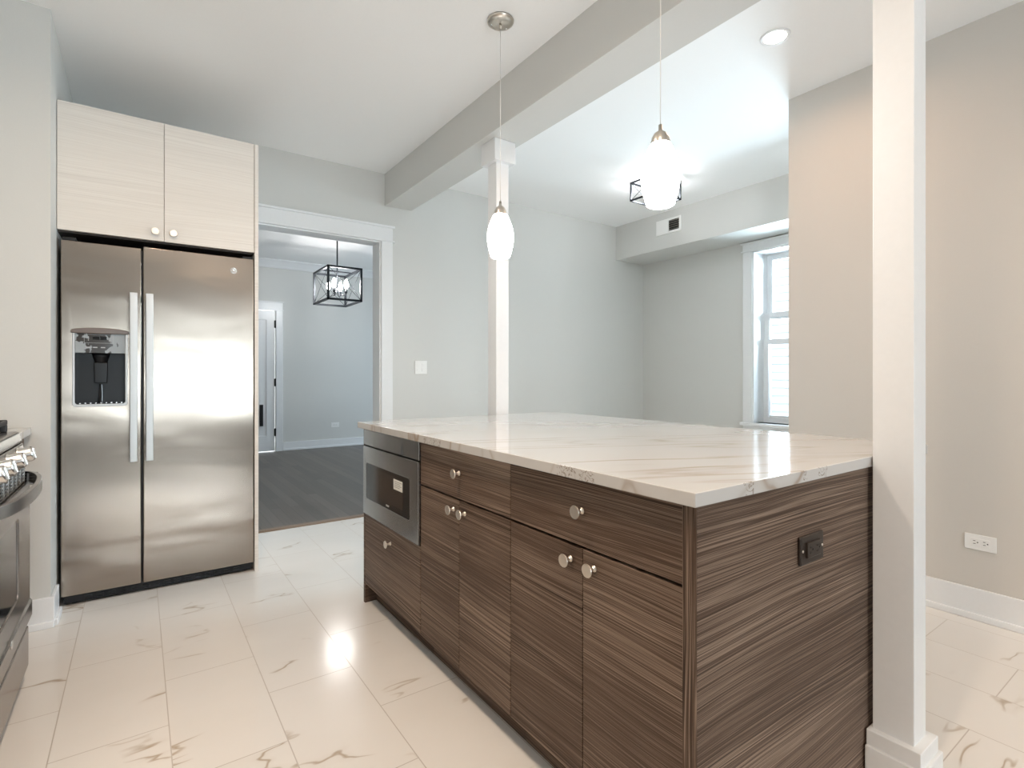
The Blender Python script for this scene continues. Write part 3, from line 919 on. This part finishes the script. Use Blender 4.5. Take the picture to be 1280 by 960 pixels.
# knobs
for ky in (2.555, 2.375, 2.20, 2.07):
    k = MB().lathe([(0, 0), (0.031, 0), (0.031, 0.008), (0.027, 0.012), (0.0265, 0.040), (0.023, 0.045), (0, 0.046)], (RX - 0.008, ky, 0.860), (1, 0, 0.22), 28).build('control_knob', M['steel_knob'], t, label='bright metal burner knob')
    MB().prism([(RX + 0.031, 0.850), (RX + 0.045, 0.852), (RX + 0.036, 0.889), (RX + 0.024, 0.887)], 1, ky - 0.007, ky + 0.007).build('knob_grip', M['steel_knob'], k, bevel=0.002)
# vent slots
vs = MB().box(RX - 0.03, RX - 0.004, RY0 + 0.02, RY1 - 0.01, 0.750, 0.815)
vs.build('vent_recess', M['black'], t)
vs = MB()
for zz in (0.758, 0.769, 0.780, 0.791, 0.802, 0.811):
    vs.box(RX - 0.006, RX + 0.001, RY0 + 0.03, RY1 - 0.03, zz, zz + 0.0025)
for k in range(10):
    yy = RY0 + 0.05 + k * 0.072
    vs.box(RX - 0.006, RX + 0.002, yy, yy + 0.006, 0.757, 0.814)
vs.build('vent_grille', M['steel_handle'], t, label='slotted vent above the oven door')
# oven door
dr = MB().plate_hole([(RY0 + 0.003, 0.238), (RY1 - 0.003, 0.238), (RY1 - 0.003, 0.754), (RY0 + 0.003, 0.754)], rrect(RY0 + 0.13, RY1 - 0.23, 0.385, 0.66, 0.02), 0, RX - 0.008, RX + 0.010).build('oven_door', M['steel_dark'], t, bevel=0.004)
MB().box(RX - 0.006, RX + 0.006, RY0 + 0.12, RY1 - 0.22, 0.375, 0.67).build('oven_window', M['gloss_black'], dr)
# bowed handle
hb = MB()
n = 24
outer, inr = [], []
for k in range(n + 1):
    s = k / n
    yy = RY0 + 0.015 + (RY1 - RY0 - 0.03) * s
    bow = 1 - abs(2 * s - 1) ** 5
    xo = RX + 0.012 + 0.030 * bow + 0.034 * (1 - (2 * s - 1) ** 2)
    outer.append((xo, yy))
    inr.append((xo - 0.016, yy))
hb.prism(outer + inr[::-1], 2, 0.750, 0.790)
for yy in (RY0 + 0.018, RY1 - 0.045):
    hb.box(RX + 0.004, RX + 0.035, yy, yy + 0.027, 0.740, 0.785)
hb.build('door_handle', M['steel_dark'], dr, bevel=0.003, label='bowed dark steel handle')
MB().prism([(RX + 0.010, 0.24), (RX + 0.016, 0.245), (RX + 0.016, 0.300), (RX + 0.010, 0.308)], 1, RY0 + 0.003, RY1 - 0.003).build('door_lip', M['steel_dark'], dr)
bd = MB().lathe([(0, 0), (0.014, 0), (0.014, 0.002), (0.012, 0.003), (0, 0.003)], (RX + 0.016, 2.285, 0.295), (1, 0, 0), 24).build('badge', M['chrome'], dr, label='small round badge')
MB().box(RX - 0.03, RX + 0.006, RY0 + 0.003, RY1 - 0.003, 0.055, 0.205).build('storage_drawer', M['steel_dark'], t, bevel=0.004)
MB().box(RX - 0.03, RX - 0.004, RY0 + 0.01, RY1 - 0.01, 0.205, 0.238).build('drawer_gap', M['black'], t)
# grates
for gy0 in (RY0 + 0.02, RY0 + 0.27, RY0 + 0.52):
    gb = MB()
    gx0, gx1, gy1 = -0.94, RX - 0.05, gy0 + 0.225
    for yy in (gy0, gy1 - 0.012, (gy0 + gy1) / 2 - 0.006):
        gb.box(gx0, gx1, yy, yy + 0.012, 0.968, 0.985)
    for xx in (gx0, gx1 - 0.012, gx0 + 0.18, gx1 - 0.19):
        gb.box(xx, xx + 0.012, gy0, gy1, 0.966, 0.983)
    for xx in (gx0, gx1 - 0.02):
        for yy in (gy0, gy1 - 0.02):
            gb.box(xx, xx + 0.02, yy, yy + 0.02, 0.940, 0.968)
    gb.build('grate', M['iron'], t, bevel=0.004, label='black cast iron grate')

# base cabinet between range and wall chase
t = thing('base_cabinet', (-0.7, 2.94, 0), 'narrow dark wood base cabinet in the gap between range and wall', 'cabinet')
MB().box(-0.995, -0.435, 2.6935, 3.176, 0.1, 0.884).build('carcass', M['carcass'], t)
MB().box(-0.434, -0.416, 2.697, 3.174, 0.10, 0.880).build('door', M['wood_h'], t, bevel=0.001)
MB().box(-0.995, -0.49, 2.697, 3.176, 0, 0.1).build('toe_kick', M['wood_h'], t)
o = MB().box(-0.995, -0.392, 2.693, 3.19, 0.885, 0.915).build('countertop', M['quartz'], None, bevel=0.002)
tag(o, 'small white quartz counter between the range and the wall', 'countertop')

# ================================================================== WALL PLATES
def outlet(name, base, axis, u0, u1, z0, z1, face, label, s=-1):
    """sideways duplex outlet. axis 0: plate in the y-z plane facing -x ; axis 1: plate in the x-z plane facing -y"""
    t = thing(name, base, label, 'outlet')
    def B(mb, a, b_, p, q, r_, s_):
        if axis == 0:
            mb.box(a, b_, p, q, r_, s_)
        else:
            mb.box(p, q, a, b_, r_, s_)
        return mb
    B(MB(), face - 0.006, face, u0, u1, z0, z1).build('cover_plate', M['plastic'], t, bevel=0.002)
    um, zm = (u0 + u1) / 2, (z0 + z1) / 2
    rc = B(MB(), face - 0.008, face - 0.005, um - 0.034, um + 0.034, zm - 0.018, zm + 0.018).build('receptacle', M['plastic'], t, bevel=0.001)
    for sg in (-1, 1):
        c = um + sg * 0.018
        m_ = MB()
        B(m_, face - 0.0086, face - 0.0078, c - 0.001, c + 0.007, zm + 0.0055, zm + 0.0080)
        B(m_, face - 0.0086, face - 0.0078, c - 0.002, c + 0.007, zm - 0.0080, zm - 0.0055)
        pos = (face - 0.0086, c - 0.009, zm) if axis == 0 else (c - 0.009, face - 0.0086, zm)
        m_.lathe([(0, 0), (0.0028, 0), (0.0028, 0.0008), (0, 0.0008)], pos, (1, 0, 0) if axis == 0 else (0, 1, 0), 10)
        m_.build('socket_slots', M['slot'], rc)


outlet('electrical_outlet', (3.23, 0.757, 0.363), 0, 0.700, 0.815, 0.327, 0.399, 3.23, 'white sideways outlet low on the greige right wall')
outlet('electrical_outlet', (2.583, YB, 0.353), 1, 2.52, 2.646, 0.315, 0.392, YB, 'white outlet on the blue-grey wall beyond the doorway')
t = thing('light_switch', (2.0, YF, 1.216), 'white square double switch plate on the grey wall right of the doorway', 'light switch')
MB().box(1.946, 2.059, YF - 0.006, YF, 1.160, 1.274).build('cover_plate', M['plastic'], t, bevel=0.002)
for xx in (1.979, 2.026):
    MB().prism([(YF - 0.0055, 1.184), (YF - 0.0095, 1.184), (YF - 0.0068, 1.217), (YF - 0.0078, 1.25), (YF - 0.0055, 1.25)], 0, xx - 0.0165, xx + 0.0165).build('rocker', M['plastic'], t, bevel=0.0008)

# vent register on the soffit
t = thing('air_vent', (4.412, 3.475, 2.667), 'white rectangular air register on the soffit face', 'vent')
MB().plate_hole([(3.321, 2.594), (3.629, 2.594), (3.629, 2.745), (3.321, 2.745)], [(3.345, 2.618), (3.472, 2.618), (3.472, 2.724), (3.345, 2.724)], 0, 4.402, 4.412).build('face_plate', M['plastic'], t, bevel=0.002)
MB().box(4.4105, 4.4118, 3.345, 3.472, 2.618, 2.724).build('duct_opening', M['slot'], t)
for k in range(5):
    zz = 2.626 + k * 0.021
    MB().prism([(4.403, zz), (4.4045, zz + 0.001), (4.411, zz + 0.009), (4.4095, zz + 0.009)], 1, 3.345, 3.472).build('louver', M['nickel'], t)

# ================================================================== LIGHTS
def pendant(x, y, label, zb=1.705):
    t = thing('pendant_light', (x, y, zb), label, 'pendant lamp', 'frosted glass pendants over the island')
    cn = MB().lathe([(0, 0), (0.062, 0), (0.064, -0.004), (0.062, -0.010), (0.050, -0.016), (0.036, -0.019), (0.0, -0.020)], (x, y, CE), (0, 0, 1), 40).build('canopy', M['nickel'], t)
    for a in (0.3, 2.4):
        MB().lathe([(0, 0), (0.005, 0), (0.005, -0.003), (0, -0.004)], (x + 0.043 * math.cos(a), y + 0.043 * math.sin(a), CE - 0.0165), (0, 0, 1), 12).build('screw', M['chrome'], cn)
    MB().lathe([(0, 0), (0.006, 0), (0.005, -0.022), (0, -0.022)], (x, y, CE - 0.019), (0, 0, 1), 12).build('cord_grip', M['nickel'], t)
    MB().lathe([(0.0016, 0), (0.0016, CE - 0.03 - (zb + 0.255))], (x, y, zb + 0.255), (0, 0, 1), 8).build('cord', M['cord'], t)
    MB().lathe([(0, 0.265), (0.006, 0.265), (0.0065, 0.246), (0.009, 0.244), (0.020, 0.236), (0.028, 0.222), (0.032, 0.204), (0.032, 0.198), (0, 0.198)], (x, y, zb), (0, 0, 1), 32).build('socket_cap', M['nickel'], t, label='brushed nickel cap')
    prof = [(0.0, 0.003), (0.030, 0.001), (0.040, 0.0), (0.045, 0.003), (0.050, 0.02), (0.0575, 0.05), (0.062, 0.08), (0.0625, 0.10), (0.060, 0.125), (0.054, 0.15), (0.046, 0.172), (0.038, 0.19), (0.032, 0.201), (0.0, 0.2015)]
    MB().lathe(prof, (x, y, zb), (0, 0, 1), 40).build('glass_shade', M['shade'], t, label='glowing opal glass shade')


pendant(1.396, 2.07, 'lit white glass pendant over the island, the farther one, in front of the post')
pendant(1.396, 1.133, 'lit white glass pendant over the near half of the island')


def downlight(x, y, label, power, color=WARM):
    t = thing('recessed_light', (x, y, CE), label, 'ceiling light', 'recessed ceiling lights')
    MB().lathe([(0.052, 0.0), (0.052, -0.004), (0.064, -0.006), (0.070, -0.003), (0.070, 0.0)], (x, y, CE), (0, 0, 1), 40).build('trim_ring', M['trim'], t)
    MB().lathe([(0, 0), (0.0525, 0), (0.0525, -0.0035), (0, -0.0035)], (x, y, CE), (0, 0, 1), 40).build('lens', M['lamp'], t)
    area_light('lamp_light', (x, y, CE - 0.009), (0, 0, -1), 0.10, 0.10, power, color, 165, 'DISK', t)


downlight(2.574, 1.385, 'lit round recessed light in the white ceiling right of the beam', 3.8, (1.0, 0.62, 0.38))
for x, y, p in ((0.15, 1.7, 0.85), (0.35, 0.4, 0.9), (0.9, -2.4, 1.0), (2.6, -0.8, 0.7)):
    downlight(x, y, 'lit round recessed light in the kitchen ceiling outside the view', DOWN_W * p)

# flush cage fixture
def bar(mb, p, q, w=0.012):
    p, q = Vector(p), Vector(q)
    d = q - p
    lo = Vector((min(p.x, q.x), min(p.y, q.y), min(p.z, q.z))) - Vector((w / 2,) * 3)
    hi = Vector((max(p.x, q.x), max(p.y, q.y), max(p.z, q.z))) + Vector((w / 2,) * 3)
    mb.box(lo.x, hi.x, lo.y, hi.y, lo.z, hi.z)


def cage(t, x0, x1, y0, y1, z0, z1, w, wire):
    f = MB()
    for z in (z0, z1):
        for a, b_ in (((x0, y0), (x1, y0)), ((x1, y0), (x1, y1)), ((x1, y1), (x0, y1)), ((x0, y1), (x0, y0))):
            bar(f, (a[0], a[1], z), (b_[0], b_[1], z), w)
    for a in ((x0, y0), (x1, y0), (x1, y1), (x0, y1)):
        bar(f, (a[0], a[1], z0), (a[0], a[1], z1), w)
    f.build('frame', M['blackmetal'], t, bevel=0.001)
    for a, b_ in (((x0, y0), (x1, y0)), ((x1, y0), (x1, y1)), ((x1, y1), (x0, y1)), ((x0, y1), (x0, y0))):
        c = MB()
        c.tube([(a[0], a[1], z0), (b_[0], b_[1], z1)], wire, 6)
        c.tube([(a[0], a[1], z1), (b_[0], b_[1], z0)], wire, 6)
        c.build('cross_brace', M['blackmetal'], t)


def bulb(t, x, y, z, s=1.0):
    sk = MB().lathe([(0, 0), (0.011 * s, 0), (0.011 * s, 0.05 * s), (0, 0.05 * s)], (x, y, z), (0, 0, 1), 14).build('candle_sleeve', M['blackmetal'], t)
    MB().lathe([(0, 0), (0.010 * s, 0.0), (0.021 * s, 0.025 * s), (0.024 * s, 0.045 * s), (0.018 * s, 0.072 * s), (0.007 * s, 0.098 * s), (0, 0.105 * s)], (x, y, z + 0.05 * s), (0, 0, 1), 18).build('bulb', M['bulb'], sk, label='glowing candle bulb')


t = thing('flush_ceiling_light', (3.595, 2.97, CE), 'black open cage flush light on dining ceiling behind the near pendant', 'ceiling light')
cage(t, 3.44, 3.75, 2.835, 3.105, 2.642, 2.792, 0.013, 0.0025)
MB().box(3.53, 3.66, 2.90, 3.04, CE - 0.022, CE).build('canopy', M['blackmetal'], t, bevel=0.003)
MB().lathe([(0.007, 0), (0.007, 0.10)], (3.595, 2.97, 2.705), (0, 0, 1), 12).box(3.44, 3.75, 2.965, 2.975, 2.788, 2.796).build('stem', M['blackmetal'], t)
for dx, dy in ((-0.06, 0), (0.06, 0), (0, 0.055)):
    MB().lathe([(0, 0), (0.008, 0.0), (0.024, 0.022), (0.028, 0.04), (0.022, 0.06), (0, 0.068)], (3.595 + dx, 2.97 + dy, 2.675), (0, 0, 1), 18).build('bulb', M['bulb_flush'], t, label='glowing bulb')

# chandelier
CX, CY = 2.04, 6.69
t = thing('chandelier', (CX, CY, 2.05), 'black open cage chandelier with lit candle bulbs beyond the doorway', 'chandelier')
cage(t, CX - 0.20, CX + 0.20, CY - 0.305, CY + 0.305, 2.063, 2.452, 0.024, 0.0028)
MB().box(CX - 0.075, CX + 0.075, CY - 0.075, CY + 0.075, 2.862, 2.886).build('canopy', M['blackmetal'], t, bevel=0.004)
MB().lathe([(0.009, 0), (0.009, 0.62)], (CX, CY, 2.245), (0, 0, 1), 12).build('rod', M['blackmetal'], t)
MB().box(CX - 0.20, CX + 0.20, CY - 0.008, CY + 0.008, 2.444, 2.458).build('crossbar', M['blackmetal'], t)
for dx, dy in ((-0.075, -0.12), (0.075, -0.12), (-0.075, 0.12), (0.075, 0.12)):
    MB().tube([(CX, CY, 2.40), (CX, CY, 2.24), (CX + dx * .3, CY + dy * .3, 2.155), (CX + dx * .8, CY + dy * .8, 2.145), (CX + dx, CY + dy, 2.175)], 0.005, 8).build('arm', M['blackmetal'], t)
    bulb(t, CX + dx, CY + dy, 2.170, 1.15)
